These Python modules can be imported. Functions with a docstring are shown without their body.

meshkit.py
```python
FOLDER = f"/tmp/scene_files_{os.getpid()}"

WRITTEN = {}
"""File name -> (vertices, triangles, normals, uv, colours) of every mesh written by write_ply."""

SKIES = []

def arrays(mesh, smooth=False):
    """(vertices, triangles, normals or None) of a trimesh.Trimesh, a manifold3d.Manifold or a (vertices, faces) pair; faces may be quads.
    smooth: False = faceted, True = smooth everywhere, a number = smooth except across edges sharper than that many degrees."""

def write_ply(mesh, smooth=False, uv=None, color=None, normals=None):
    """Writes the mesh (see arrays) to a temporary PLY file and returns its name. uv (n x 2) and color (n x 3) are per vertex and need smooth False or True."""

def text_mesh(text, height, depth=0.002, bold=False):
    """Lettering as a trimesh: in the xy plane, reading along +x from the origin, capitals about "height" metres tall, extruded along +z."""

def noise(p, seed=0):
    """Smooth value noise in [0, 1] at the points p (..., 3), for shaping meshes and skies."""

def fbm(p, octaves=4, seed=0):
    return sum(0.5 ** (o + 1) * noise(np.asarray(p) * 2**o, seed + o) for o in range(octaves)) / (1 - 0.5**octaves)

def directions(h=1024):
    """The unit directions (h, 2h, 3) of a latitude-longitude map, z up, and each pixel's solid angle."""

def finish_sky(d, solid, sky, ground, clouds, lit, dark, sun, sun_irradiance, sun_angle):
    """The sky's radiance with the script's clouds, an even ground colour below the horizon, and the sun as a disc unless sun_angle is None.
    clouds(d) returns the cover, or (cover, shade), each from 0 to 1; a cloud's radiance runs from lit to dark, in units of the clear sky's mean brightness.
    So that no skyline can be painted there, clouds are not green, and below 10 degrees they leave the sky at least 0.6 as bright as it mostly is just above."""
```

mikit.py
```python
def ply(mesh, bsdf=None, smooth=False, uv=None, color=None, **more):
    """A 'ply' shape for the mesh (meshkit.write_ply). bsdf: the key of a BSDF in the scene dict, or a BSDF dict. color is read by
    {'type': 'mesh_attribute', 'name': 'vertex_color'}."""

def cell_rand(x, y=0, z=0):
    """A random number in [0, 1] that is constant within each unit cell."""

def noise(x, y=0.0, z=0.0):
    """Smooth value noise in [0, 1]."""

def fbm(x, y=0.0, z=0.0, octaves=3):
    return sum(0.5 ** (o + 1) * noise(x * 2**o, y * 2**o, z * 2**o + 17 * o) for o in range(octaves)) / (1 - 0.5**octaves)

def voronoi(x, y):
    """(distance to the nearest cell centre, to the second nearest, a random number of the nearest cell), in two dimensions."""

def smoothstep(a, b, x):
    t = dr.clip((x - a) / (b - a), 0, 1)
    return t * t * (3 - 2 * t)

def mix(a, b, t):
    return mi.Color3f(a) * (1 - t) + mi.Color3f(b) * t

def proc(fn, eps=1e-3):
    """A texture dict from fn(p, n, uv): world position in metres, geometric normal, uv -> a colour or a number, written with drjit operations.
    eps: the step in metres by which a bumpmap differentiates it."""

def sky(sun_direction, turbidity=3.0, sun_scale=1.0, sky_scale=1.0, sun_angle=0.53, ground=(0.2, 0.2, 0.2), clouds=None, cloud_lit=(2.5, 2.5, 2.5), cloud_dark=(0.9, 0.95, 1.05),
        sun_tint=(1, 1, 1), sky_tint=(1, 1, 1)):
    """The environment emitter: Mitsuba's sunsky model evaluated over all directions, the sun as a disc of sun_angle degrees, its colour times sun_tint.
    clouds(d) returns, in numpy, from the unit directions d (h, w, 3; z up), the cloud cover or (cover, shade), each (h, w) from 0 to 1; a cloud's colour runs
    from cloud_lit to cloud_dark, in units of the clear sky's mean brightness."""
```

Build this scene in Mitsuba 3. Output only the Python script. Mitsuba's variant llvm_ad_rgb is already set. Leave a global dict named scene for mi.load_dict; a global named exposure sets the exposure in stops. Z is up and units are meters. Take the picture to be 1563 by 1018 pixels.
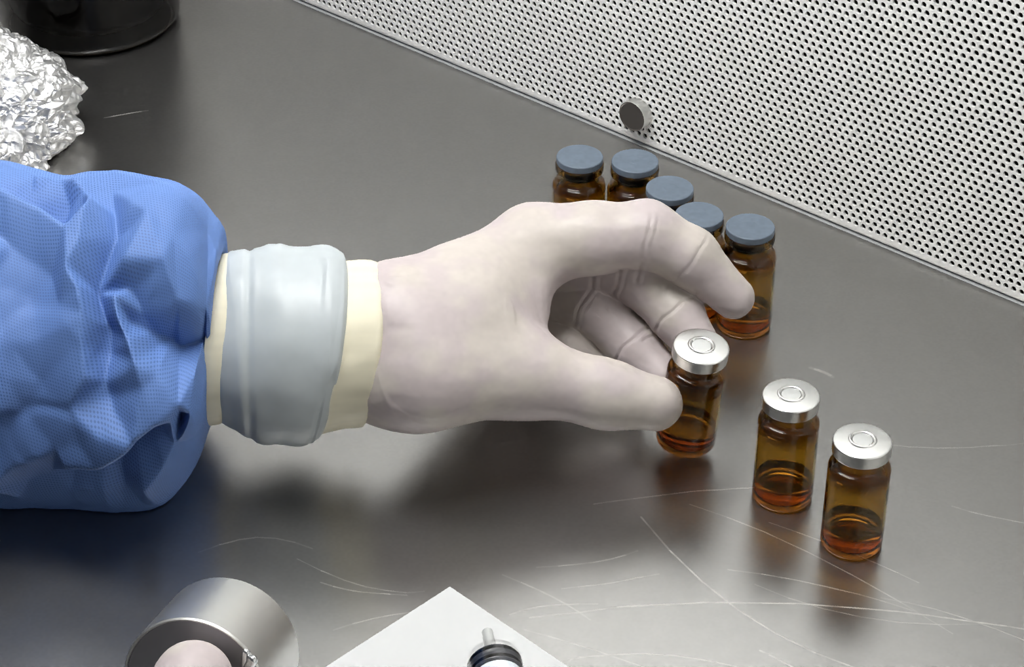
import math
import numpy as np
import trimesh
import drjit as dr
import mitsuba as mi
import mikit
import meshkit
from scipy.interpolate import PchipInterpolator, LinearNDInterpolator
from scipy.ndimage import gaussian_filter
from scipy.spatial import cKDTree

MM = 0.001
T = mi.ScalarTransform4f
RNG = np.random.default_rng(7)
scene, labels = {}, {}

# ------------------------------------------------------------------ camera, light, exposure (world: table top is z = 0)
PITCH, ROLL, EYE = math.radians(35.2147), math.radians(0.3389), 0.5413
fwd = np.array([0, math.cos(PITCH), -math.sin(PITCH)])
up = np.array([-math.sin(ROLL), math.sin(PITCH) * math.cos(ROLL), math.cos(PITCH) * math.cos(ROLL)])
scene['camera'] = {'type': 'perspective', 'fov': 24.6194, 'fov_axis': 'x', 'near_clip': 0.05, 'far_clip': 20.0,
                   'to_world': T().look_at(origin=[0, 0, EYE], target=[0, float(fwd[1]), EYE + float(fwd[2])], up=up.tolist())}
exposure = 0.25
AMBIENT = 0.065      # the room in front of the cabinet
LAMP = 20.0          # the cabinet's lamp under its ceiling
scene['room_light'] = {'type': 'constant', 'radiance': {'type': 'rgb', 'value': [AMBIENT, AMBIENT, AMBIENT * 1.03]}}

# the cabinet's own frame: x along the back wall, y into the wall (0 = its face), z up
CX, CY = 0.0581831, 0.9141521
ux, uy = 0.76734718, -0.64123186
CAB = np.array([[ux, -uy, 0, CX], [uy, ux, 0, CY], [0, 0, 1, 0], [0, 0, 0, 1.0]])


def cab(v):
    v = np.asarray(v, float)
    return v @ CAB[:3, :3].T + CAB[:3, 3]


# ------------------------------------------------------------------ mesh helpers (all in metres)
def lathe(profile, n=64, closed=False):
    """Profile of (r, z) turned about z; normals point to the right-hand side of its way up (outwards)."""
    p = np.asarray(profile, float)
    a = np.arange(n) * 2 * np.pi / n
    v = np.stack([p[:, None, 0] * np.cos(a), p[:, None, 0] * np.sin(a), np.repeat(p[:, 1:2], n, 1)], -1).reshape(-1, 3)
    m = len(p)
    f = []
    rows = range(m if closed else m - 1)
    j = np.arange(n)
    for i in rows:
        k = (i + 1) % m
        a0, a1, b0, b1 = i * n + j, i * n + (j + 1) % n, k * n + j, k * n + (j + 1) % n
        if p[i, 0] > 1e-9:
            f.append(np.stack([a0, a1, b1], 1))
        if p[k, 0] > 1e-9:
            f.append(np.stack([a0, b1, b0], 1))
    t = trimesh.Trimesh(v, np.vstack(f), process=False)
    t.merge_vertices()
    return t


def arc(cx, cz, r, a0, a1, n=6):
    a = np.radians(np.linspace(a0, a1, n))
    return [(cx + r * math.cos(x), cz + r * math.sin(x)) for x in a]


def box(lo, hi, bevel=0.0):
    lo, hi = np.asarray(lo, float), np.asarray(hi, float)
    m = trimesh.creation.box(extents=hi - lo)
    m.apply_translation((lo + hi) / 2)
    return m


def xf(mesh, M):
    m = mesh.copy()
    m.apply_transform(M)
    return m


def frame(origin, axis, hint=(0, 1, 0)):
    """4x4 with z along axis."""
    zt = np.asarray(axis, float) / np.linalg.norm(axis)
    x = np.cross(hint, zt)
    x /= np.linalg.norm(x)
    M = np.eye(4)
    M[:3, 0], M[:3, 1], M[:3, 2], M[:3, 3] = x, np.cross(zt, x), zt, origin
    return M


def add(key, mesh, bsdf, smooth=False, M=None, uv=None, **more):
    d = mikit.ply(mesh, bsdf, smooth=smooth, uv=uv, **more)
    if M is not None:
        d['to_world'] = T(np.asarray(M).tolist())
    scene[key] = d
    return d


def tag(key, label=None, category=None, group=None, kind=None):
    labels[key] = {k: v for k, v in dict(label=label, category=category, group=group, kind=kind).items() if v}


def surface_nets(fn, lo, hi, h):
    """The zero surface of the signed distance fn(points) inside the box, as a mesh (one vertex per crossed cell)."""
    n = np.ceil((np.asarray(hi) - lo) / h).astype(int) + 1
    ax = [lo[i] + h * np.arange(n[i]) for i in range(3)]
    D = np.empty(n, np.float32)
    for i in range(0, n[0], 24):
        g = np.stack(np.meshgrid(ax[0][i:i + 24], ax[1], ax[2], indexing='ij'), -1)
        D[i:i + 24] = fn(g.reshape(-1, 3).astype(np.float32)).reshape(g.shape[:3])
    S = D < 0
    c = [(a, b, d) for a in (0, 1) for b in (0, 1) for d in (0, 1)]
    sl = lambda A, o: A[o[0]:n[0] - 1 + o[0], o[1]:n[1] - 1 + o[1], o[2]:n[2] - 1 + o[2]]
    cnt = sum(sl(S, o).astype(np.int8) for o in c)
    act = (cnt > 0) & (cnt < 8)
    I = np.argwhere(act)
    idx = -np.ones(act.shape, np.int64)
    idx[act] = np.arange(len(I))
    acc, num = np.zeros((len(I), 3)), np.zeros(len(I))
    for o in c:
        for k in range(3):
            if o[k] == 0:
                o2 = list(o)
                o2[k] = 1
                d0 = D[tuple((I + o).T)]
                d1 = D[tuple((I + o2).T)]
                cr = (d0 < 0) != (d1 < 0)
                t = np.where(cr, d0 / np.where(cr, d0 - d1, 1), 0)
                p = I + np.array(o, float)
                p[:, k] += t
                acc += np.where(cr[:, None], p, 0)
                num += cr
    V = np.asarray(lo) + h * acc / num[:, None]
    F = []
    for k in range(3):
        a, b = (k + 1) % 3, (k + 2) % 3
        lo_ = [slice(None)] * 3
        hi_ = [slice(None)] * 3
        lo_[k], hi_[k] = slice(0, -1), slice(1, None)
        e = np.argwhere(S[tuple(lo_)] != S[tuple(hi_)])
        ok = (e[:, a] > 0) & (e[:, b] > 0) & (e[:, a] < n[a] - 1) & (e[:, b] < n[b] - 1)
        e = e[ok]
        inside = S[tuple(e.T)]
        q = []
        for da, db in ((0, 0), (1, 0), (1, 1), (0, 1)):
            w = e.copy()
            w[:, a] -= 1 - da
            w[:, b] -= 1 - db
            q.append(idx[tuple(w.T)])
        q = np.stack(q, 1)
        q[~inside] = q[~inside][:, ::-1]
        F += [q[:, [0, 1, 2]], q[:, [0, 2, 3]]]
    return trimesh.Trimesh(V, np.vstack(F), process=False)


def soften(mesh, n, lam=0.5, mu=-0.53):
    from scipy.sparse import coo_matrix, diags
    e = mesh.edges_unique
    A = coo_matrix((np.ones(2 * len(e)), (np.r_[e[:, 0], e[:, 1]], np.r_[e[:, 1], e[:, 0]])), shape=(len(mesh.vertices),) * 2).tocsr()
    A = diags(1 / np.maximum(np.asarray(A.sum(1)).ravel(), 1)) @ A
    v = np.array(mesh.vertices)
    for i in range(2 * n):
        v = v + (lam if i % 2 == 0 else mu) * (A @ v - v)
    mesh.vertices = v


def cone(P, a, b):
    """Signed distance (about) to a tapered capsule from a to b, each (x, y, z, r)."""
    a, b = np.asarray(a, np.float32), np.asarray(b, np.float32)
    d = b[:3] - a[:3]
    t = np.clip((P - a[:3]) @ d / (d @ d), 0, 1)
    return np.linalg.norm(P - a[:3] - t[:, None] * d, axis=1) - (a[3] + (b[3] - a[3]) * t)


def smin(a, b, k):
    h = np.maximum(k - np.abs(a - b), 0) / k
    return np.minimum(a, b) - h * h * k * 0.25


def smax(a, b, k):
    return -smin(-a, -b, k)


# ------------------------------------------------------------------ materials
def rgb(*c):
    return {'type': 'rgb', 'value': [float(x) for x in c]}


def principled(color, rough=0.5, **kw):
    return {'type': 'principled', 'base_color': color if isinstance(color, dict) else rgb(*color), 'roughness': rough, **kw}


N, FB, SS = mikit.noise, mikit.fbm, mikit.smoothstep

# scratches on the bench: arcs given by three points on it, width and strength
SCR = [((.007, .5985), (.10, .6066), (.205, .586), .00022, .9), ((.0467, .6530), (.078, .6035), (.116, .5745), .00022, .8), ((.065, .660), (.105, .634), (.150, .592), .00018, .45),
       ((.093, .650), (.12, .634), (.142, .618), .00018, .5), ((.076, .6245), (.11, .6155), (.138, .6035), .00018, .6), ((.084, .583), (.092, .577), (.098, .571), .00025, .8),
       ((.012, .5765), (.045, .581), (.078, .5745), .0002, .6), ((.128, .610), (.155, .600), (.185, .581), .00018, .45), ((.005, .5925), (.03, .582), (.06, .566), .00018, .35),
       ((.018, .6135), (.035, .617), (.052, .6215), .0002, .35), ((.009, .625), (.03, .628), (.045, .634), .0002, .3), ((-.066, .6163), (-.052, .6115), (-.036, .610), .00018, .5),
       ((-.075, .6285), (-.05, .614), (-.03, .612), .00016, .35), ((-.06, .592), (-.04, .6), (-.018, .603), .0002, .3), ((-.003, .621), (.015, .609), (.027, .598), .0002, .4),
       ((.0, .6), (.012, .6045), (.03, .606), .0002, .5), ((.03, .66), (.07, .668), (.10, .67), .0002, .4), ((.085, .6165), (.12, .60), (.16, .597), .00016, .4),
       ((-.1875, .9365), (-.178, .9405), (-.169, .944), .00025, .6), ((.117, .745), (.122, .742), (.125, .739), .0005, .35), ((-.11, .632), (-.09, .64), (-.07, .634), .0002, .2),
       ((.16, .66), (.18, .652), (.21, .645), .00016, .3), ((.13, .70), (.16, .694), (.20, .699), .00016, .25)]
SEGS = []
for a, b, c, w, s in SCR:
    ts = np.linspace(0, 1, 7)
    a, b, c = map(np.array, (a, b, c))
    ctrl = 2 * b - 0.5 * (a + c)
    pts = [(1 - t) ** 2 * a + 2 * t * (1 - t) * ctrl + t * t * c for t in ts]
    for i in range(6):
        fade = min(1.0, 1.6 * math.sin(math.pi * (i + 0.5) / 6))
        SEGS.append((*pts[i], *pts[i + 1], w, s * fade))


def scratch(p, n, uv):
    v = mi.Float(0)
    wob = (N(p.x * 90, p.y * 90) - 0.5) * 0.0006
    x, y = p.x + wob, p.y - wob
    for x0, y0, x1, y1, w, s in SEGS:
        dx, dy = x1 - x0, y1 - y0
        t = dr.clip(((x - x0) * dx + (y - y0) * dy) / (dx * dx + dy * dy), 0, 1)
        d = dr.sqrt(dr.square(x - x0 - t * dx) + dr.square(y - y0 - t * dy))
        v = dr.maximum(v, s * (1 - SS(w * 0.6, w * 2.4, d)))
    return v * 0.5 * (0.4 + 0.9 * N(p.x * 260, p.y * 260))


def bench_rough(p, n, uv):
    return 0.062 + 0.03 * FB(p.x * 30, p.y * 30, octaves=3) + 0.02 * N(p.x * 1400, p.y * 1400)


def bench_tint(p, n, uv):
    g = 0.93 + 0.10 * FB(p.x * 12, p.y * 12, octaves=3) + 0.08 * (N(p.x * 1100, p.y * 1100) - 0.5)
    return mi.Color3f(0.44, 0.434, 0.424) * g


scene['bench_metal'] = {'type': 'blendbsdf', 'weight': mikit.proc(scratch),
                        'a': {'type': 'blendbsdf', 'weight': 0.15, 'a': {'type': 'roughconductor', 'distribution': 'beckmann', 'material': 'none', 'alpha': mikit.proc(bench_rough), 'specular_reflectance': mikit.proc(bench_tint)},
                              'b': principled(mikit.proc(bench_tint), 0.66, metallic=1.0)},
                        'b': {'type': 'diffuse', 'reflectance': rgb(0.62, 0.60, 0.57)}}
scene['white_enamel'] = {'type': 'twosided', 'b': principled((0.89, 0.89, 0.87), 0.42, specular=0.4)}
scene['bead_grey'] = {'type': 'twosided', 'b': principled((0.33, 0.34, 0.35), 0.35, specular=0.5)}
scene['dark_void'] = {'type': 'diffuse', 'reflectance': rgb(0.02, 0.02, 0.02)}
scene['brushed_steel'] = principled((0.74, 0.735, 0.71), 0.40, metallic=1.0)
scene['polished_steel'] = principled((0.74, 0.75, 0.76), 0.16, metallic=1.0)
scene['knob_face'] = principled((0.24, 0.22, 0.205), 0.38, metallic=1.0)
scene['dark_steel'] = principled((0.30, 0.30, 0.32), 0.42, metallic=0.9)
scene['aluminium'] = principled((0.86, 0.86, 0.84), 0.26, metallic=1.0)
scene['aluminium_disc'] = principled((0.78, 0.79, 0.78), 0.36, metallic=1.0)


def foil_tint(p, n, uv):
    return mi.Color3f(0.93, 0.93, 0.93)


scene['foil_metal'] = {'type': 'twosided', 'b': principled((0.96, 0.96, 0.96), 0.42, metallic=1.0)}


def rubber(p, n, uv):
    return mi.Color3f(0.105, 0.135, 0.175) * (0.85 + 0.3 * FB(p.x * 500, p.y * 500, p.z * 500, octaves=2))


scene['blue_rubber'] = principled(mikit.proc(rubber), 0.5, specular=0.45)
AMBER = np.array([0.86, 0.71, 0.37])
DEEP = np.array([0.40, 0.24, 0.07])      # where the glass is thick: shoulder, lip, base rim
scene['amber_glass'] = {'type': 'dielectric', 'int_ior': 1.5, 'ext_ior': 1.0, 'specular_transmittance': {'type': 'mesh_attribute', 'name': 'vertex_color'}}
scene['amber_wet'] = {'type': 'dielectric', 'int_ior': 1.33, 'ext_ior': 1.5, 'specular_transmittance': rgb(0.76, 0.51, 0.30)}
scene['liquid_top'] = {'type': 'dielectric', 'int_ior': 1.33, 'ext_ior': 1.0, 'specular_transmittance': rgb(0.97, 0.93, 0.88)}
scene['dark_glass'] = principled((0.006, 0.005, 0.004), 0.05, specular=0.5)


def latex(p, n, uv):
    m = FB(p.x * 55, p.y * 55, p.z * 55, octaves=3)
    s = FB(p.x * 420, p.y * 420, p.z * 420, octaves=2)
    c = mikit.mix((0.475, 0.43, 0.395), (0.445, 0.388, 0.388), SS(0.40, 0.62, m))
    return c * (0.95 + 0.10 * s)


scene['glove_latex'] = principled(mikit.proc(latex), 0.48, specular=0.4, sheen=0.15)


def cream(p, n, uv):
    return mi.Color3f(0.66, 0.62, 0.48) * (0.92 + 0.16 * FB(p.x * 40, p.y * 300, p.z * 300, octaves=2))


scene['cream_rubber'] = {'type': 'twosided', 'b': principled(mikit.proc(cream), 0.5, specular=0.35)}


def paleblue(p, n, uv):
    return mi.Color3f(0.40, 0.435, 0.45) * (0.93 + 0.14 * FB(p.x * 120, p.y * 120, p.z * 120, octaves=3))


scene['pale_blue_film'] = {'type': 'twosided', 'b': principled(mikit.proc(paleblue), 0.42, specular=0.4)}


def gown_tone(p, n, uv):
    # an embossed fabric: rows of small bonded dots, denser blue where the fibres are pressed together
    a, b = uv.x * 780.0, uv.y * 780.0
    dots = dr.sin(2 * dr.pi * (a + b) * 0.5) * dr.sin(2 * dr.pi * (a - b) * 0.72)
    d = SS(-0.1, 0.75, dots) * (0.55 + 0.6 * N(uv.x * 60, uv.y * 60))
    base = mikit.mix((0.105, 0.195, 0.45), (0.095, 0.175, 0.41), FB(uv.x * 40, uv.y * 40, octaves=2))
    return mikit.mix(base, (0.045, 0.09, 0.235), d * 0.75)


scene['gown_fabric'] = {'type': 'twosided', 'b': principled(mikit.proc(gown_tone), 0.62, specular=0.3, sheen=0.3)}
scene['paper_white'] = {'type': 'diffuse', 'reflectance': rgb(0.60, 0.607, 0.607)}
scene['clear_plastic'] = {'type': 'thindielectric', 'int_ior': 1.46}
scene['milky_plastic'] = principled((0.46, 0.47, 0.46), 0.25, specular=0.5)
scene['black_rubber'] = principled((0.02, 0.022, 0.03), 0.35, specular=0.5)
scene['white_plastic'] = principled((0.72, 0.78, 0.84), 0.35, specular=0.5)
scene['cap_blue'] = principled((0.03, 0.07, 0.25), 0.4)
scene['grey_plaster'] = {'type': 'twosided', 'b': {'type': 'diffuse', 'reflectance': rgb(0.62, 0.62, 0.60)}}

# ------------------------------------------------------------------ the setting: a laminar flow cabinet
# bench top (its slab is 12 mm thick and ends under the back panel)
b_ = trimesh.creation.box(extents=(1.30, 0.66, 0.012))
b_.apply_translation((0.0, -0.29, -0.006))
add('floor', xf(b_, CAB), 'bench_metal')
tag('floor', 'scratched brushed stainless steel work surface of the cabinet', kind='structure')

PITCH_H, ROW_H, HOLE, THICK, Z0 = 0.003632, 0.003146, 0.00124, 0.0012, 0.00585


def perforated(x0, x1, rows):
    nseg = 12
    n = int((x1 - x0) / PITCH_H)
    ang = 2 * np.pi * (np.arange(nseg) + 0.0) / nseg
    ca, sa = np.cos(ang), np.sin(ang)
    # hexagon cell, upright sides left and right
    k = (np.floor(ang / (np.pi / 3) + 0.5)) * np.pi / 3
    hr = (PITCH_H / 2) / np.cos(ang - k)
    hexx, hexz = hr * ca, hr * sa
    hexx[np.abs(hexx) > PITCH_H / 2 - 1e-9] = np.sign(hexx[np.abs(hexx) > PITCH_H / 2 - 1e-9]) * PITCH_H / 2
    V, F = [], []
    base = 0
    j = np.arange(nseg)
    j2 = (j + 1) % nseg
    for r in range(rows):
        hx, hz = hexx.copy(), hexz.copy()
        if r == 0:
            hz = np.where(hz < -1e-6, -0.0019, hz)
        if r == rows - 1:
            hz = np.where(hz > 1e-6, 0.0019, hz)
        ring = np.zeros((3, nseg, 3))
        ring[0, :, 0], ring[0, :, 2] = hx, hz
        ring[1, :, 0], ring[1, :, 2] = HOLE * ca, HOLE * sa
        ring[2, :, 0], ring[2, :, 2], ring[2, :, 1] = HOLE * ca, HOLE * sa, THICK
        cell = ring.reshape(-1, 3)
        f = np.vstack([np.stack([a, b, c], 1) for a, b, c in ((j, j2, nseg + j2), (j, nseg + j2, nseg + j), (nseg + j, nseg + j2, 2 * nseg + j2), (nseg + j, 2 * nseg + j2, 2 * nseg + j))])
        cx = x0 + (np.arange(n) + 0.5 * (r % 2)) * PITCH_H
        cz = Z0 + r * ROW_H
        off = np.zeros((n, 1, 3))
        off[:, 0, 0], off[:, 0, 2] = cx, cz
        V.append((cell[None] + off).reshape(-1, 3))
        F.append((f[None] + (base + np.arange(n) * len(cell))[:, None, None]).reshape(-1, 3))
        base += n * len(cell)
    return trimesh.Trimesh(np.vstack(V), np.vstack(F), process=False)


ROWS, XL, XR = 62, -0.34, 0.40
plate = perforated(XL, XR, ROWS)
ztop = Z0 + (ROWS - 1) * ROW_H + 0.0019
zlow = Z0 - 0.0019
bend = [(0.0, zlow), (0.0, 0.0034)] + [(0.0026 - 0.0026 * math.cos(a), 0.0034 - 0.0028 * math.sin(a)) for a in np.radians([12, 24, 36, 48, 60, 75, 90])] + [(0.0042, 0.0006)]
bv = np.array([[x, y, z] for x in (XL - 0.3, XR + 0.3) for y, z in bend])
nb = len(bend)
bf = np.vstack([[[i, i + 1, nb + i + 1], [i, nb + i + 1, nb + i]] for i in range(nb - 1)])
strip = trimesh.Trimesh(bv, bf, process=False)
upper = box((XL - 0.3, 0.0, ztop), (XR + 0.3, 0.0012, 0.62))
side_l = box((-0.62, -0.0003, zlow), (XL + 0.003, 0.0012, ztop))
side_r = box((XR - 0.003, -0.0003, zlow), (0.62, 0.0012, ztop))
wall = trimesh.util.concatenate([plate, strip, upper, side_l, side_r])
wall.vertices = cab(wall.vertices)
add('wall_back', wall, 'white_enamel')
tag('wall_back', 'white enamelled back panel perforated with rows of small round holes', kind='structure')
bead = [(-0.0003, 0.0), (-0.0003, 0.0002), (0.0001, 0.00042), (0.0006, 0.00045), (0.0036, 0.00045), (0.0036, 0.0)]
bdv = np.array([[x, y, z] for x in (XL - 0.3, XR + 0.3) for y, z in bead])
nq = len(bead)
bdf = np.vstack([[[i, nq + i, nq + i + 1], [i, nq + i + 1, i + 1]] for i in range(nq - 1)])
add('trim_1', trimesh.Trimesh(cab(bdv), bdf, process=False), 'bead_grey')
tag('trim_1', 'thin grey sealing bead where the panel meets the steel', kind='structure')
pb = box((-0.62, 0.035, 0.0), (0.62, 0.04, 0.62))
add('wall_plenum', xf(pb, CAB), 'dark_void')
tag('wall_plenum', 'dark cavity behind the perforated panel', kind='structure')
add('wall_left', xf(box((-0.626, -0.60, 0), (-0.62, 0.04, 0.62)), CAB), 'white_enamel')
tag('wall_left', kind='structure')
add('wall_right', xf(box((0.62, -0.60, 0), (0.626, 0.04, 0.62)), CAB), 'white_enamel')
tag('wall_right', kind='structure')
add('ceiling', xf(box((-0.626, -0.60, 0.62), (0.626, 0.04, 0.63)), CAB), 'white_enamel')
tag('ceiling', kind='structure')
lamp = box((-0.20, -0.36, 0.607), (0.20, -0.22, 0.6195))
add('light_fixture', xf(lamp, CAB), 'white_enamel', emitter={'type': 'area', 'radiance': rgb(LAMP, LAMP, LAMP * 0.985)})
tag('light_fixture', 'long lamp under the ceiling of the cabinet', 'lamp')

# thumb screw on the back panel
kn = lathe([(0, 0.0), (0.0068, 0.0), (0.0072, 0.0003), (0.0072, 0.0052), (0.0070, 0.0056)], 72)
kf = lathe([(0.0070, 0.0056), (0.0066, 0.00565), (0.0064, 0.0055), (0, 0.0055)], 72)
KM = CAB @ frame((-0.0022, -0.0002, 0.0170), (0, -1, 0), hint=(0, 0, 1))
add('thumb_screw__rim', kn, 'brushed_steel', 30, KM)
add('thumb_screw__face', kf, 'knob_face', 30, KM)
tag('thumb_screw', 'round grey steel thumb screw on the perforated white panel', 'screw')

# ------------------------------------------------------------------ vials
mmp = lambda L: [(r * MM, z * MM) for r, z in L]
OUT = [(0, 0.9), (6.5, 0.7), (8.6, 0.0), (9.6, 0.0)] + arc(9.4, 1.6, 1.6, -80, 0, 6) + [(11, 2.7), (11, 28.0), (11, 30.0), (11, 31.5), (11, 33.2)] + arc(8.6, 33.6, 2.4, 5, 78, 7) + [(8.5, 36.6), (8.35, 37.4), (8.3, 40.0), (8.6, 40.5), (9.5, 40.7), (9.95, 41.1), (9.95, 43.5), (9.6, 43.95)]
LEVEL = 9.6
INN = [(6.4, 43.95), (6.2, 43.6), (6.2, 36.6), (6.35, 35.6), (6.8, 34.4), (7.6, 33.2), (8.6, 31.9), (9.4, 30.6), (9.85, 29.4), (10.0, 28.2), (10.0, 27.5), (10.0, LEVEL)]
WET = [(0, 2.2), (7.0, 1.9), (9.0, 2.3), (9.8, 3.2), (10.0, 4.5), (10.0, LEVEL)]
glass_m = lathe(mmp(OUT + INN), 72)
wet_m = lathe(mmp(WET), 72)
men_m = lathe(mmp([(10.0, LEVEL), (9.6, LEVEL - 0.35), (8.8, LEVEL - 0.5), (0, LEVEL - 0.5)]), 72)
plug_m = lathe(mmp([(0, 37.8), (5.4, 37.8), (6.1, 38.3), (6.1, 43.9)]), 48)
SEAL = [(8.7, 40.45), (9.6, 40.35), (10.15, 40.7), (10.25, 41.2), (10.25, 45.0)] + arc(9.75, 45.0, 0.5, 10, 75, 5) + [(9.5, 45.62), (7.0, 45.82), (5.0, 45.95), (4.7, 46.28), (4.25, 46.4), (3.85, 46.2), (3.6, 45.6)]
seal_m = lathe(mmp(SEAL), 80)
disc_m = lathe(mmp([(3.58, 45.55), (3.5, 45.9), (3.2, 45.98), (0, 46.02)]), 48)


def bridges():
    m = []
    for k in range(4):
        b = box((3.4 * MM, -0.45 * MM, 45.95 * MM), (5.2 * MM, 0.45 * MM, 46.12 * MM))
        m.append(xf(b, trimesh.transformations.rotation_matrix(math.radians(35 + 90 * k), (0, 0, 1))))
    return trimesh.util.concatenate(m)


bridge_m = bridges()
STOP = [(0, 43.96), (8.9, 43.96), (9.45, 44.15), (9.55, 44.5), (9.55, 46.5)] + arc(9.05, 46.5, 0.55, 5, 80, 5) + [(8.9, 47.08), (3.3, 47.12), (3.0, 47.3), (1.5, 47.35), (0, 47.35)]
stop_m = lathe(mmp(STOP), 72)
gz = np.asarray(glass_m.vertices)[:, 2] / MM
thick = np.clip(np.interp(gz, [0, 1.2, 2.6, 28.0, 31.0, 33.5, 36.3, 37.2, 40.0, 41.0, 44], [0.25, 0.25, 0.0, 0.0, 0.45, 1.0, 1.0, 0.15, 0.15, 0.8, 0.8]), 0, 1)[:, None]
glass_tint = AMBER * (1 - thick) + DEEP * thick
P = {k: mikit.ply(m, b, smooth=s, color=glass_tint if k == 'glass' else None) for k, m, b, s in (
    ('glass', glass_m, 'amber_glass', True), ('wet', wet_m, 'amber_wet', 40), ('men', men_m, 'liquid_top', 40), ('plug', plug_m, 'blue_rubber', 40),
    ('seal', seal_m, 'aluminium', 28), ('disc', disc_m, 'aluminium_disc', 28), ('bridge', bridge_m, 'aluminium', False), ('stop', stop_m, 'blue_rubber', 35))}


def vial(key, x, y, z, sealed, label, group=None, axis=(0, 0, 1), spin=0.0):
    M = frame((x, y, z), axis) @ trimesh.transformations.rotation_matrix(math.radians(spin), (0, 0, 1))

    def put(part, what):
        scene[key + '__' + part] = {**P[what], 'to_world': T(M.tolist())}
    put('glass_body', 'glass')
    put('liquid', 'wet')
    put('liquid__meniscus', 'men')
    if sealed:
        put('stopper_plug', 'plug')
        put('crimp_seal', 'seal')
        put('crimp_seal__centre_disc', 'disc')
        put('crimp_seal__bridge', 'bridge')
        labels[key + '__crimp_seal'] = {'label': 'silver aluminium crimp seal with a ring around a centre disc'}
    else:
        put('rubber_stopper', 'stop')
        put('rubber_stopper__plug', 'plug')
        labels[key + '__rubber_stopper'] = {'label': 'blue grey rubber stopper'}
    labels[key + '__liquid'] = {'label': 'shallow layer of dark liquid'}
    tag(key, label, 'vial', group)


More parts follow.
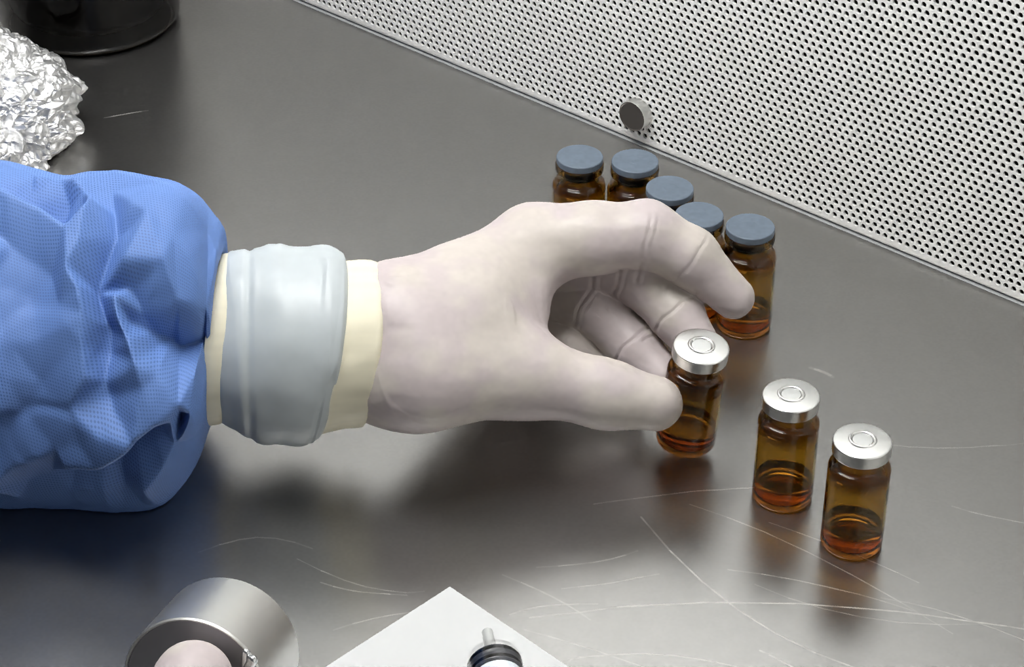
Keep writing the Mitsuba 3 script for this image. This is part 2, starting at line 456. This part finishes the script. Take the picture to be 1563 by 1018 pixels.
vial('vial', .0646, .6903, .0061, True, 'amber glass vial with silver crimp cap held between gloved thumb and fingers', 'silver capped vials',
     (math.sin(.078), math.sin(-.073), 1.0), 12)
vial('vial_001', .0988, .6655, 0.0002, True, 'amber vial with silver crimp cap standing between the held vial and the front right vial', 'silver capped vials', spin=0)
vial('vial_002', .1210, .6395, 0.0002, True, 'amber vial with silver crimp cap standing frontmost and nearest the right edge', 'silver capped vials', spin=5)
BLUE = [(.0273, .8261, 'amber vial with blue grey rubber stopper, leftmost of the row behind the hand'),
        (.0498, .8229, 'amber vial with blue grey stopper below the thumb screw, second from left behind the hand'),
        (.0629, .8020, 'amber vial with blue grey stopper, middle of the five behind the hand'),
        (.0735, .7822, 'amber vial with blue grey stopper just above the bent index finger, fourth from left'),
        (.0930, .7738, 'amber vial with blue grey stopper standing behind the index fingertip, rightmost of the five')]
for i, (x, y, lab) in enumerate(BLUE):
    vial('vial_%03d' % (3 + i), x, y, 0.0002, False, lab, 'blue stoppered vials', spin=40 * i)

# ------------------------------------------------------------------ the gloved hand (joints in mm: x, y, z, radius)
J = {k: np.array(v) for k, v in {
    'wrist_a': (-43.5, 692.5, 58.8, 18.7), 'wrist_b': (-43.4, 682.3, 44.4, 18.7), 'fore_a': (-57.0, 693.0, 57.8, 18.6), 'fore_b': (-58.1, 683.2, 43.9, 18.6),
    'i_mcp': (8.0, 730.6, 65.9, 13.8), 'i_mid': (29.7, 729.7, 69.8, 11.9), 'i_pip': (49.2, 728.9, 72.2, 11.0), 'i_dip': (65.4, 725.9, 64.5, 9.8), 'i_tip': (82.2, 720.5, 49.6, 7.2),
    'm_mcp': (4.4, 746.4, 50.2, 13), 'm_pip': (44.3, 734.7, 52.6, 10.7), 'm_dip': (61.7, 719.7, 41.9, 9.5), 'm_tip': (69.7, 708.4, 34.8, 8.2),
    'r_mcp': (2.0, 751.0, 34.2, 12.5), 'r_pip': (30.6, 732.6, 37.5, 10.3), 'r_dip': (46.1, 719.4, 27.5, 9.3), 'r_tip': (56.5, 708.0, 22.1, 8.1),
    'p_mcp': (-0.4, 748.6, 20.4, 11), 'p_pip': (20.8, 725.1, 21.8, 9), 'p_dip': (35.8, 719.4, 13.7, 8.2), 'p_tip': (43.9, 713.0, 10.2, 7.2),
    't_cmc': (-27.0, 672.0, 47.1, 17), 't_mcp': (3.3, 681.9, 42.1, 14.8), 't_ip': (34.0, 678.6, 35.7, 11.7), 't_tip': (51.8, 676.8, 33.1, 10),
    'web': (2.1, 706.3, 53.9, 9.8), 'web2': (-14.1, 695.4, 59.0, 15.5), 'web3': (-30.9, 687.0, 54.0, 17.5)}.items()}


def hand_sdf(P_):
    C = lambda a, b: cone(P_, J[a], J[b])
    palm = smin(smin(C('wrist_a', 'wrist_b'), C('fore_a', 'wrist_a'), 4), C('fore_b', 'wrist_b'), 4)
    for f in 'imrp':
        w = J['wrist_a' if f in 'im' else 'wrist_b'].copy()
        w[3] = 15
        palm = smin(palm, cone(P_, w, J[f + '_mcp']), 8)
    out = None
    for f in 'imrp':
        if f == 'i':
            fin = smin(smin(C('i_mcp', 'i_mid'), C('i_mid', 'i_pip'), 6), C('i_pip', 'i_dip'), 5)
        else:
            fin = smin(C(f + '_mcp', f + '_pip'), C(f + '_pip', f + '_dip'), 5)
        fin = smin(fin, C(f + '_dip', f + '_tip'), 4)
        palm = smin(palm, fin, 9 if f == 'i' else 4) if f in 'i' else palm
        out = fin if out is None else smin(out, fin, 0.8)
    d = smin(palm, out, 3)
    th = smin(C('t_cmc', 't_mcp'), C('t_mcp', 't_ip'), 8)
    th = smin(th, C('t_ip', 't_tip'), 6)
    d = smin(d, smin(th, smin(C('web', 'web2'), C('web2', 'web3'), 6), 16), 20)
    # stays clear of the bench
    return smax(d, 0.8 - P_[:, 2], 2)


hand = surface_nets(hand_sdf, (-74, 648, 0), (94, 770, 90), 0.8)
soften(hand, 8)


def crease(mesh, centre, along, inward, width, depth, reach, waver=0.0):
    """A groove across a finger at a joint, on its inner (palm) side."""
    v = np.asarray(mesh.vertices)
    nrm = np.asarray(mesh.vertex_normals)
    c = np.asarray(centre, float)
    along = np.asarray(along, float) / np.linalg.norm(along)
    inward = np.asarray(inward, float)
    inward = inward - along * (inward @ along)
    inward /= np.linalg.norm(inward)
    q = v - c
    r = np.linalg.norm(q - np.outer(q @ along, along), axis=1)
    s = q @ along + waver * np.sin(q @ np.cross(along, inward) * 0.6)
    m = np.clip((nrm @ inward + 0.25) / 0.6, 0, 1) * (np.linalg.norm(q, axis=1) < reach)
    mesh.vertices = v - nrm * (depth * np.exp(-(s / width) ** 2) * m - 0.12 * depth * np.exp(-((np.abs(s) - 2.2 * width) / (1.6 * width)) ** 2) * m)[:, None]


def joint_crease(f, j, width=0.8, depth=0.8, shift=0.0):
    prev = {'pip': 'mcp', 'dip': 'pip', 'ip': 'mcp'}[j]
    nxt = {'pip': 'dip', 'dip': 'tip', 'ip': 'tip'}[j]
    a, b, c = (J[f + '_' + k] for k in (prev, j, nxt))
    d1 = (b - a)[:3] / np.linalg.norm((b - a)[:3])
    d2 = (c - b)[:3] / np.linalg.norm((c - b)[:3])
    inw = d2 - d1
    view = np.array([0, -1, 0.6])
    crease(hand, b[:3] + (d1 + d2) * shift, d1 + d2, inw + 0.5 * view, width, depth, b[3] * 1.7, 0.3)


for f in 'imrp':
    joint_crease(f, 'pip', 0.55, 0.6)
    joint_crease(f, 'pip', 0.45, 0.4, 1.4)
    joint_crease(f, 'dip', 0.5, 0.55)
joint_crease('t', 'ip', 1.5, 0.2)
# fine wrinkles of the stretched latex
hv = np.asarray(hand.vertices)
wr = meshkit.fbm(hv * np.array([0.10, 0.22, 0.22]), 3, 5) - 0.5
hand.vertices = hv + np.asarray(hand.vertex_normals) * (wr * 0.5)[:, None]
WRINKLES = [((-46.9, 689.0, 85.1), (-35.1, 686.9, 78.6), 0.55), ((-45.9, 686.8, 81.9), (-38.8, 684.7, 75.6), 0.35), ((-42.0, 689.7, 86.1), (-30.1, 692.0, 85.8), 0.3), ((-44.7, 683.9, 77.8), (-40.6, 674.9, 61.6), 0.3), ((-44.1, 667.9, 55.2), (-39.0, 661.3, 42.3), 0.35), ((-41.7, 662.6, 47.7), (-30.2, 658.9, 39.0), 0.3), ((6.9, 686.7, 81.8), (3.1, 677.7, 65.6), 0.35)]      # stretch ridges of the thin glove
hv, hn = np.array(hand.vertices), np.array(hand.vertex_normals)
near = cKDTree(hv)
for a_, b_, amp in WRINKLES:
    pa_, pb_ = hv[near.query(a_)[1]], hv[near.query(b_)[1]]
    dd = pb_ - pa_
    tt = np.clip((hv - pa_) @ dd / (dd @ dd), 0, 1)
    dist = np.linalg.norm(hv - pa_ - tt[:, None] * dd, axis=1)
    core = np.sqrt(np.maximum(dist ** 2 - (4 * tt * (1 - tt) * 2.0) ** 2, 0))
    hv = hv + hn * (amp * np.exp(-(core / 0.9) ** 2) * np.sin(np.pi * np.clip(tt, 0.02, 0.98)))[:, None]
hand.vertices = hv
hand.vertices *= MM
add('person__glove', hand, 'glove_latex', True)
labels['person__glove'] = {'label': 'left hand in a pale latex glove, thumb and fingers around a vial'}


# tubes given by rings: centre, vector to the upper outline, vector towards the front
def tube(rings, nk, nphi, disp=None, k0=0, k1=None):
    rings = np.asarray(rings, float)
    ks = np.linspace(k0, len(rings) - 1 if k1 is None else k1, nk)
    R_ = PchipInterpolator(np.arange(len(rings)), rings)(ks)
    phi = np.linspace(-np.pi, np.pi, nphi, endpoint=False)
    rad = R_[:, None, 3:6] * np.sin(phi)[None, :, None] + R_[:, None, 6:9] * np.cos(phi)[None, :, None]
    pos = R_[:, None, 0:3] + rad
    if disp is not None:
        K, PH = np.meshgrid(ks, phi, indexing='ij')
        d = disp(K, PH, pos)
        pos = pos + rad / np.linalg.norm(rad, axis=-1, keepdims=True) * d[..., None]
    pos[..., 2] = np.maximum(pos[..., 2], 0.6)      # cloth and film rest on the bench, they do not sink into it
    i, j = np.meshgrid(np.arange(nk - 1), np.arange(nphi), indexing='ij')
    j2 = (j + 1) % nphi
    q = np.stack([i * nphi + j, i * nphi + j2, (i + 1) * nphi + j2, (i + 1) * nphi + j], -1).reshape(-1, 4)
    f = np.vstack([q[:, [0, 1, 2]], q[:, [0, 2, 3]]])
    step = np.linalg.norm(np.diff(R_[:, :3], axis=0), axis=1) + np.abs(np.diff(np.linalg.norm(R_[:, 3:6], axis=1)))
    s = np.r_[0, np.cumsum(step)]
    uv = np.stack(np.broadcast_arrays(s[:, None] * MM, (phi * 0.055)[None, :]), -1).reshape(-1, 2)
    m = trimesh.Trimesh(pos.reshape(-1, 3) * MM, f, process=False)
    return m, uv


SLEEVE = np.array([[-108.1,690.1,51.7,1.3,15.9,22.6,0.0,-20.4,14.4],
    [-106.8,690.1,51.8,1.8,17.2,24.4,0.5,-22.0,15.5],
    [-106.2,690.2,51.9,2.6,18.5,26.3,0.9,-23.7,16.7],
    [-107.1,690.5,52.3,3.3,21.8,30.9,1.9,-27.9,19.7],
    [-108.7,689.9,51.4,3.4,24.3,34.5,2.4,-31.1,22.0],
    [-111.3,689.5,50.8,3.1,26.9,38.1,3.3,-34.4,24.3],
    [-115.7,689.6,50.8,2.5,30.1,42.7,4.3,-38.4,27.2],
    [-122.3,689.6,50.5,1.1,33.0,46.7,4.3,-42.1,29.7],
    [-130.6,689.2,49.6,-0.1,34.6,49.1,2.4,-44.1,31.2],
    [-142.2,689.7,49.9,-0.4,35.4,50.1,1.2,-45.1,31.9],
    [-151.7,689.8,50.0,-0.4,35.2,49.9,0.0,-44.9,31.7],
    [-160.5,689.1,49.8,0.2,34.7,49.1,0.0,-44.2,31.2],
    [-171.0,689.4,51.2,0.2,35.1,49.8,0.0,-44.8,31.6],
    [-183.5,689.8,52.8,-0.1,35.9,50.9,0.0,-45.8,32.3],
    [-200.8,689.7,54.2,-0.4,36.0,51.0,0.0,-45.9,32.4],
    [-226.3,689.0,55.5,-0.4,35.8,50.7,0.0,-45.6,32.2],
    [-265.7,688.1,57.8,-0.4,35.2,49.9,0.0,-44.9,31.7],
    [-323.3,686.8,61.1,-0.4,34.4,48.7,0.0,-43.9,31.0]])
FOLDS = np.array([(13.08,64,-3),(12.4,59,-4),(11.58,56,-6),(10.58,51,-7),(9.55,47,-1),(13.08,52,4),(12.2,47,5),(11.1,43,5),(10.05,36,4),(9.45,44,5),(12.75,75,2),(11.8,71,2),(11.78,63,-3),(10.28,59,-5),(10.88,69,2),(11.68,67,3),(9.75,59,0),(10.22,63,3),(9.4,48,4),(9.02,76,3),(9.5,72,1),(8.85,63,-2),(8.68,51,-3),(8.35,71,3),(7.43,64,4),(6.42,55,4),(5,54,0),(7.72,44,4),(8.23,49,3),(6.78,36,3),(8.55,39,-3),(8.8,28,-5),(9,18,-6),(8.8,9,-6),(9.52,30,4),(9.88,23,4),(9.43,16,4),(9.28,9,3),(10.12,11,1),(10.55,23,-1),(11.98,32,-1),(12.75,38,-1),(12.55,18,-2),(11.32,16,-2),(13.08,20,3),(12.9,2,3),(11.95,-1,0),(10.82,1,1),(9.75,5,3),(9.3,0,3),(8.28,26,3),(7.08,26,4),(2.5,40,3),(8.12,19,-3),(7.78,12,-4),(6.45,15,0),(4.05,15,0),(8.18,8,-6),(8.5,15,2),(8.32,7,3),(8.07,1,4),(7.88,-5,5),(8.62,5,-6),(8.62,-4,-5),(7.55,4,-8),(6.75,1,-12),(4.35,1,-10),(6.38,-4,-13),(3.32,-11,-9),(7.38,-2,-7),(4.6,9,-3),(7.18,-10,3),(4.97,-15,2),(6.2,-21,6),(5.12,-26,6),(7.65,-13,5),(7.25,-25,7),(7.95,-28,8),(8.62,-27,7),(8.73,-13,-1),(8.9,-4,-3),(8.45,-22,2),(8.62,-18,-1),(9.2,-10,4),(9.75,-20,3),(10.4,-34,3),(9.52,-31,4),(8.9,-27,6),(11.92,-42,3),(12.8,-51,4),(13.05,-53,4),(13.05,-18,4),(12.58,-24,3),(12.62,-26,-1),(13.05,-30,-2),(11.5,-23,0),(10.8,-13,0),(11.95,-12,1),(11.02,-28,1),(12.52,-37,0),(10,-40,5),(8.88,-38,7),(8.25,-32,8),(6.52,-26,5),(6.02,-33,-5),(7.48,-32,-6),(8.12,-38,-7),(8.88,-43,-6),(9.75,-45,-4),(10.78,-49,-1),(11.7,-53,0),(12.7,-60,-2),(8.57,-50,-5),(9.05,-57,0),(8.48,-58,-3),(7.85,-55,2),(7.05,-48,1),(6.38,-41,0),(12.1,-65,1),(12.23,-58,3),(10.25,-58,0)])
extra = [(0.5, a, 0) for a in range(-180, 181, 20)] + [(1.5, a, 0) for a in range(-180, 181, 20)] + [(k, a, RNG.uniform(-2, 2)) for k in (4, 5.5, 7, 9, 11, 13) for a in list(range(-170, -85, 22)) + list(range(95, 181, 22))]
extra += [(k, a, RNG.uniform(-6, 6)) for k in (13.9, 14.6, 15.2, 15.7, 16.2, 16.7, 17.1) for a in range(-180, 181, 30)]
FP = np.vstack([FOLDS, extra])
fold_fn = LinearNDInterpolator(np.c_[FP[:, 0] * 12, FP[:, 1]], FP[:, 2], fill_value=0.0)


def sleeve_disp(K, PH, pos):
    d = fold_fn(np.c_[K.ravel() * 12, np.degrees(PH).ravel()]).reshape(K.shape)
    d = gaussian_filter(d, (1.0, 1.0), mode=('nearest', 'wrap'))
    n1 = np.abs(meshkit.fbm(pos / 26.0, 2, 11) - 0.5)
    d = d * np.clip((82 - np.abs(np.degrees(PH))) / 28, 0.2, 1)
    return 1.5 * d - 7.0 * (0.10 - np.minimum(n1, 0.10)) * np.clip((K - 2) / 2, 0, 1) * np.clip(1.3 - np.abs(PH) / 1.2, 0.2, 1)


sl, sl_uv = tube(SLEEVE, 420, 400, sleeve_disp)
add('person__gown_sleeve', sl, 'gown_fabric', True, uv=sl_uv)
labels['person__gown_sleeve'] = {'label': 'crumpled blue surgical gown sleeve'}

BAND_IN = [[-107.1,689.8,51.4,3.8,16.8,23.8,0.9,-21.6,15.2],
    [-108.2,689.7,51.2,3.7,17.7,25.0,1.2,-22.7,16.0],
    [-105.7,689.6,51.2,3.6,18.0,25.5,1.7,-23.1,16.3],
    [-102.1,689.5,51.1,2.9,17.6,24.9,1.7,-22.5,15.9],
    [-100.5,689.6,51.3,2.7,16.6,23.6,1.7,-21.3,15.0]]
CUFF = [[-104.3,690.3,52.2,1.3,16.2,23.0,1.2,-20.7,14.6],
    [-103.5,690.2,52.1,1.1,17.4,24.6,1.4,-22.2,15.7],
    [-99.5,689.7,51.5,0.3,18.5,26.2,1.9,-23.6,16.7],
    [-92.1,688.6,50.1,-0.6,20.1,28.5,2.8,-25.6,18.1],
    [-83.8,688.3,50.0,-0.6,20.8,29.5,3.5,-26.6,18.8],
    [-76.8,688.0,49.7,0.7,20.8,29.5,4.2,-26.6,18.8],
    [-70.9,688.2,50.2,2.4,20.7,29.3,5.2,-26.4,18.7],
    [-67.4,688.3,50.4,3.6,19.7,28.0,5.9,-25.3,17.9],
    [-65.2,688.3,50.4,3.8,18.7,26.4,5.9,-23.9,16.9],
    [-64.3,688.4,50.6,3.4,17.2,24.3,5.7,-22.0,15.6]]
BAND_OUT = [[-70.0,687.8,49.7,3.4,17.2,24.4,5.7,-22.1,15.6],
    [-68.7,687.6,49.3,3.2,18.6,26.3,5.9,-23.8,16.8],
    [-62.9,687.7,49.7,2.9,17.8,25.3,5.7,-22.8,16.2],
    [-57.0,688.1,50.5,2.2,17.5,24.8,5.2,-22.3,15.8],
    [-52.5,688.1,50.6,1.9,17.3,24.5,4.7,-22.1,15.6],
    [-50.8,688.2,50.7,2.4,16.8,23.8,4.7,-21.5,15.2],
    [-49.9,688.2,50.8,2.2,15.8,22.4,4.7,-20.2,14.3]]


CR = RNG.uniform(0, 1, (130, 3))
cuff_fold = LinearNDInterpolator(np.vstack([np.c_[CR[:, 0] * 10 - 0.5, CR[:, 1] * 7.2 - 3.6], [[-2, -5], [-2, 5], [12, -5], [12, 5]]]), np.r_[CR[:, 2] * 2 - 1, 0, 0, 0, 0])


def small_folds(a, s, seed):
    def fn(K, PH, pos):
        ring = 0.9 * np.exp(-((PH - 0.15 * np.sin(K)) * 0 + (K - 2.75)) ** 2 / 0.03)
        d = a * (meshkit.fbm(pos / s, 2, seed) - 0.5)
        if seed == 21:
            f = cuff_fold(np.c_[K.ravel(), PH.ravel()]).reshape(K.shape)
            d = d - ring + 0.9 * gaussian_filter(f, 1.0) * np.clip(K / 2, 0, 1)
        return d
    return fn


m_, uv_ = tube(BAND_IN, 40, 160, small_folds(0.8, 9, 20))
add('person__inner_cuff_band', m_, 'cream_rubber', True)
labels['person__inner_cuff_band'] = {'label': 'narrow cream elastic band beside the blue sleeve'}
m_, uv_ = tube(CUFF, 120, 220, small_folds(2.8, 24, 21))
add('person__cuff', m_, 'pale_blue_film', True)
labels['person__cuff'] = {'label': 'pale grey blue protective cuff'}
m_, uv_ = tube(BAND_OUT, 60, 180, small_folds(1.0, 8, 22))
add('person__cuff_band', m_, 'cream_rubber', True)
labels['person__cuff_band'] = {'label': 'wide cream rolled rim of the glove'}
tag('person', 'person reaching in from the left in a blue gown and pale gloves, holding a vial', 'person')

# the other hand: thumb on the tool in the lower left corner
JT = {'tip': (-96.1, 520.6, 44.2, 12.3), 'ip': (-97.6, 508.0, 39.0, 14.5), 'mcp': (-101, 478, 43, 16), 'palm': (-118, 452, 46, 20), 'palm2': (-86, 452, 40, 18), 'wr': (-112, 400, 60, 25)}
JT = {k: np.array(v) for k, v in JT.items()}


def thumb_sdf(P_):
    c = lambda a, b: cone(P_, JT[a], JT[b])
    d = smin(c('tip', 'ip'), c('ip', 'mcp'), 8)
    d = smin(d, c('mcp', 'palm'), 14)
    d = smin(d, c('palm', 'palm2'), 14)
    d = smin(d, c('palm', 'wr'), 14)
    for x, y0 in ((-72, 505), (-66, 490), (-64, 474)):
        d = smin(d, smin(cone(P_, JT['palm2'], (x + 4, y0 - 14, 28, 11)), cone(P_, (x + 4, y0 - 14, 28, 11), (x - 1, y0 + 5, 13, 9)), 6), 7)
    return smax(d, 1.0 - P_[:, 2], 2)


th = surface_nets(thumb_sdf, (-150, 372, 0), (-40, 545, 92), 1.1)
soften(th, 10)
th.vertices *= MM
add('person__glove_001', th, 'glove_latex', True)
labels['person__glove_001'] = {'label': 'gloved thumb of the other hand pressing on a steel tool head'}

# ------------------------------------------------------------------ steel tool head under that thumb
TF, TR = np.array([-97.9, 530.3, 31.9]) * MM, np.array([-90.2, 560.3, 22.7]) * MM
TM = frame(TF, TR - TF, hint=(0, 0, 1))
LT = float(np.linalg.norm(TR - TF))
body = lathe([(0.0224, 0.0006), (0.0226, 0.0), (0.0230, 0.0), (0.0235, 0.0006), (0.0235, LT - 0.0008), (0.0230, LT), (0.0, LT)][::-1], 96)
add('crimping_tool__body', trimesh.Trimesh(body.vertices, body.faces[:, ::-1], process=False), 'brushed_steel', 30, TM)
face = lathe([(0.0, 0.0012), (0.012, 0.0012), (0.0223, 0.0010), (0.0224, 0.0006)], 96)
add('crimping_tool__face_plate', trimesh.Trimesh(face.vertices, face.faces, process=False), 'dark_steel', 30, TM)
lev = trimesh.creation.capsule(height=0.0075, radius=0.0014, count=[14, 14])
lev.apply_transform(trimesh.transformations.rotation_matrix(math.radians(-82), (1, 0, 0)))
lev2 = trimesh.creation.capsule(height=0.006, radius=0.0017, count=[14, 14])
lev2.apply_transform(trimesh.transformations.rotation_matrix(math.radians(90), (1, 0, 0)) )
lev2.apply_transform(trimesh.transformations.rotation_matrix(math.radians(25), (0, 0, 1)))
lev2.apply_translation((-0.0012, -0.0005, -0.0005))
lev = trimesh.util.concatenate([lev, lev2])
add('crimping_tool__latch', lev, 'polished_steel', True, TM @ trimesh.transformations.translation_matrix((-0.0165, 0.0115, -0.0004)))
tag('crimping_tool', 'round brushed steel tool head with dark face under the gloved thumb', 'tool')
labels['crimping_tool__face_plate'] = {'label': 'dark flat end face'}
labels['crimping_tool__latch'] = {'label': 'small shiny latch pin'}

# ------------------------------------------------------------------ paper and syringe
pa = np.array([-.0210, .6138])
e1 = np.array([-.0608, .5738]) - pa
e2 = np.array([.0189, .5745]) - pa
e1, e2 = e1 / np.linalg.norm(e1) * 0.21, e2 / np.linalg.norm(e2) * 0.15
n1, n2 = 24, 24
gu, gv = np.meshgrid(np.linspace(0, 1, n1), np.linspace(0, 1, n2), indexing='ij')
pz = 0.0006 + 0.0012 * (meshkit.fbm(np.stack([gu * 3, gv * 3, gu * 0], -1), 2, 4)) * np.clip(np.minimum(gu, gv) * 8, 0, 1)
pxy = pa + gu[..., None] * e1 + gv[..., None] * e2
top = np.concatenate([pxy, pz[..., None]], -1).reshape(-1, 3)
bot = top.copy()
bot[:, 2] -= 0.0004
i, j = np.meshgrid(np.arange(n1 - 1), np.arange(n2 - 1), indexing='ij')
q = np.stack([i * n2 + j, (i + 1) * n2 + j, (i + 1) * n2 + j + 1, i * n2 + j + 1], -1).reshape(-1, 4)
off = len(top)
edge = [k for k in range(n2)] + [k * n2 + n2 - 1 for k in range(1, n1)] + [(n1 - 1) * n2 + k for k in range(n2 - 2, -1, -1)] + [k * n2 for k in range(n1 - 2, 0, -1)]
eq = np.array([[edge[k], edge[(k + 1) % len(edge)], off + edge[(k + 1) % len(edge)], off + edge[k]] for k in range(len(edge))])
Q = np.vstack([q, q[:, ::-1] + off, eq])
paper = trimesh.Trimesh(np.vstack([top, bot]), np.vstack([Q[:, [0, 1, 2]], Q[:, [0, 2, 3]]]), process=False)
paper.fix_normals()
add('paper_sheet', paper, 'paper_white')
tag('paper_sheet', 'plain white paper sheet lying on the steel at the bottom edge', 'paper')

SY = frame((-.0052, .5640, .0112), (-.16, 1, 0.0), hint=(0, 0, 1))      # z runs towards the tip
RB = 0.0092
barrel = lathe([(RB, -0.07), (RB, 0.0), (RB * 0.93, 0.0022), (RB * 0.6, 0.0042), (0.0024, 0.0050)], 64)
tip = lathe([(0.0026, 0.0049), (0.0021, 0.0062), (0.0018, 0.0155), (0.0015, 0.0158), (0.0011, 0.0155), (0.0011, 0.006)], 40)
seal = lathe([(0, -0.0066), (RB * .96, -0.0066), (RB * .985, -0.0062), (RB * .985, -0.0048), (RB * .95, -0.0042), (RB * .95, -0.0030), (RB * .985, -0.0024), (RB * .985, -0.0010), (RB * .93, 0.0), (RB * .5, 0.0022), (0, 0.0030)], 64)
rod = lathe([(0, -0.10), (RB * .9, -0.10), (RB * .9, -0.0074), (RB * .85, -0.0068), (0, -0.0068)], 64)
flange = box((-0.014, -0.0095, -0.072), (0.014, 0.0095, -0.070))
add('syringe__barrel', barrel, 'clear_plastic', 30, SY)
add('syringe__luer_tip', tip, 'milky_plastic', 30, SY)
add('syringe__plunger_seal', seal, 'black_rubber', 30, SY)
add('syringe__plunger_rod', rod, 'white_plastic', 30, SY)
add('syringe__flange', flange, 'milky_plastic', False, SY)
tag('syringe', 'clear plastic syringe with dark plunger seal lying on the white paper', 'syringe')
labels['syringe__plunger_seal'] = {'label': 'black rubber plunger seal'}
labels['syringe__luer_tip'] = {'label': 'thin translucent tip'}

# ------------------------------------------------------------------ crumpled foil
foil = trimesh.creation.icosphere(subdivisions=7)
fv = np.asarray(foil.vertices)


def crumple(p, n, seed):
    r = np.random.default_rng(seed)
    c = r.normal(size=(n, 3))
    c /= np.linalg.norm(c, axis=1, keepdims=True)
    q = p + 0.10 * (np.stack([meshkit.fbm(p * 3 + 9 * k, 2, seed + k) for k in range(3)], -1) - 0.5)
    d, i_ = cKDTree(c).query(q, k=3)
    tilt = np.sum(r.normal(size=(n, 3))[i_[:, 0]] * (q - c[i_[:, 0]]), 1)
    return d[:, 1] - d[:, 0], tilt * np.clip((d[:, 1] - d[:, 0]) * np.sqrt(n) * 1.3, 0, 1), d[:, 0]


a1, t1, f1 = crumple(fv, 60, 31)
a2, t2, f2 = crumple(fv, 420, 32)
a3, t3, f3 = crumple(fv, 2600, 33)
d1 = 1 + 0.16 * t1 - 0.16 * f1 + 0.22 * a2 + 0.28 * t2 - 0.30 * a3 + 0.16 * t3 + 0.16 * (meshkit.fbm(fv * 1.7, 2, 8) - 0.5)
fv = fv * d1[:, None] * np.array([0.053, 0.048, 0.039])
fv[:, 2] = np.where(fv[:, 2] < -0.017, -0.017 + 0.05 * (fv[:, 2] + 0.017), fv[:, 2])
fv = fv + np.array([-0.246, 0.909, 0.0])
fv[:, 2] -= fv[:, 2].min() - 0.0003
foil.vertices = fv
add('foil', foil, 'foil_metal')
tag('foil', 'crumpled shiny aluminium foil on the steel between bottle and blue sleeve', 'foil')

# ------------------------------------------------------------------ big dark bottle
bo = lathe([(0, 0.002), (0.036, 0.001), (0.040, 0.0)] + arc(0.0375, 0.0065, 0.0065, -80, 0, 7) + [(0.044, 0.112)] + arc(0.022, 0.112, 0.022, 8, 80, 8) + [(0.0165, 0.140), (0.0155, 0.150), (0.0155, 0.170)], 96)
inn = lathe([(0, 0.006), (0.030, 0.006), (0.036, 0.009), (0.0385, 0.014), (0.0385, 0.09), (0, 0.09)], 72)
capm = lathe([(0.0, 0.152), (0.0205, 0.152), (0.0205, 0.176), (0.0195, 0.178), (0, 0.178)], 64)
BM = trimesh.transformations.translation_matrix((-0.2085, 1.0345, 0.0001))
scene['bottle_glass'] = {'type': 'dielectric', 'int_ior': 1.5, 'specular_transmittance': rgb(0.16, 0.14, 0.11)}
scene['bottle_liquid'] = principled((0.006, 0.003, 0.002), 0.15, specular=0.3)
add('reagent_bottle__glass', bo, 'bottle_glass', 40, BM)
add('reagent_bottle__contents', inn, 'bottle_liquid', 40, BM)
add('reagent_bottle__cap', capm, 'cap_blue', 30, BM)
tag('reagent_bottle', 'large dark glass bottle with thick rounded base beside the foil', 'bottle')
labels['reagent_bottle__contents'] = {'label': 'nearly black contents'}
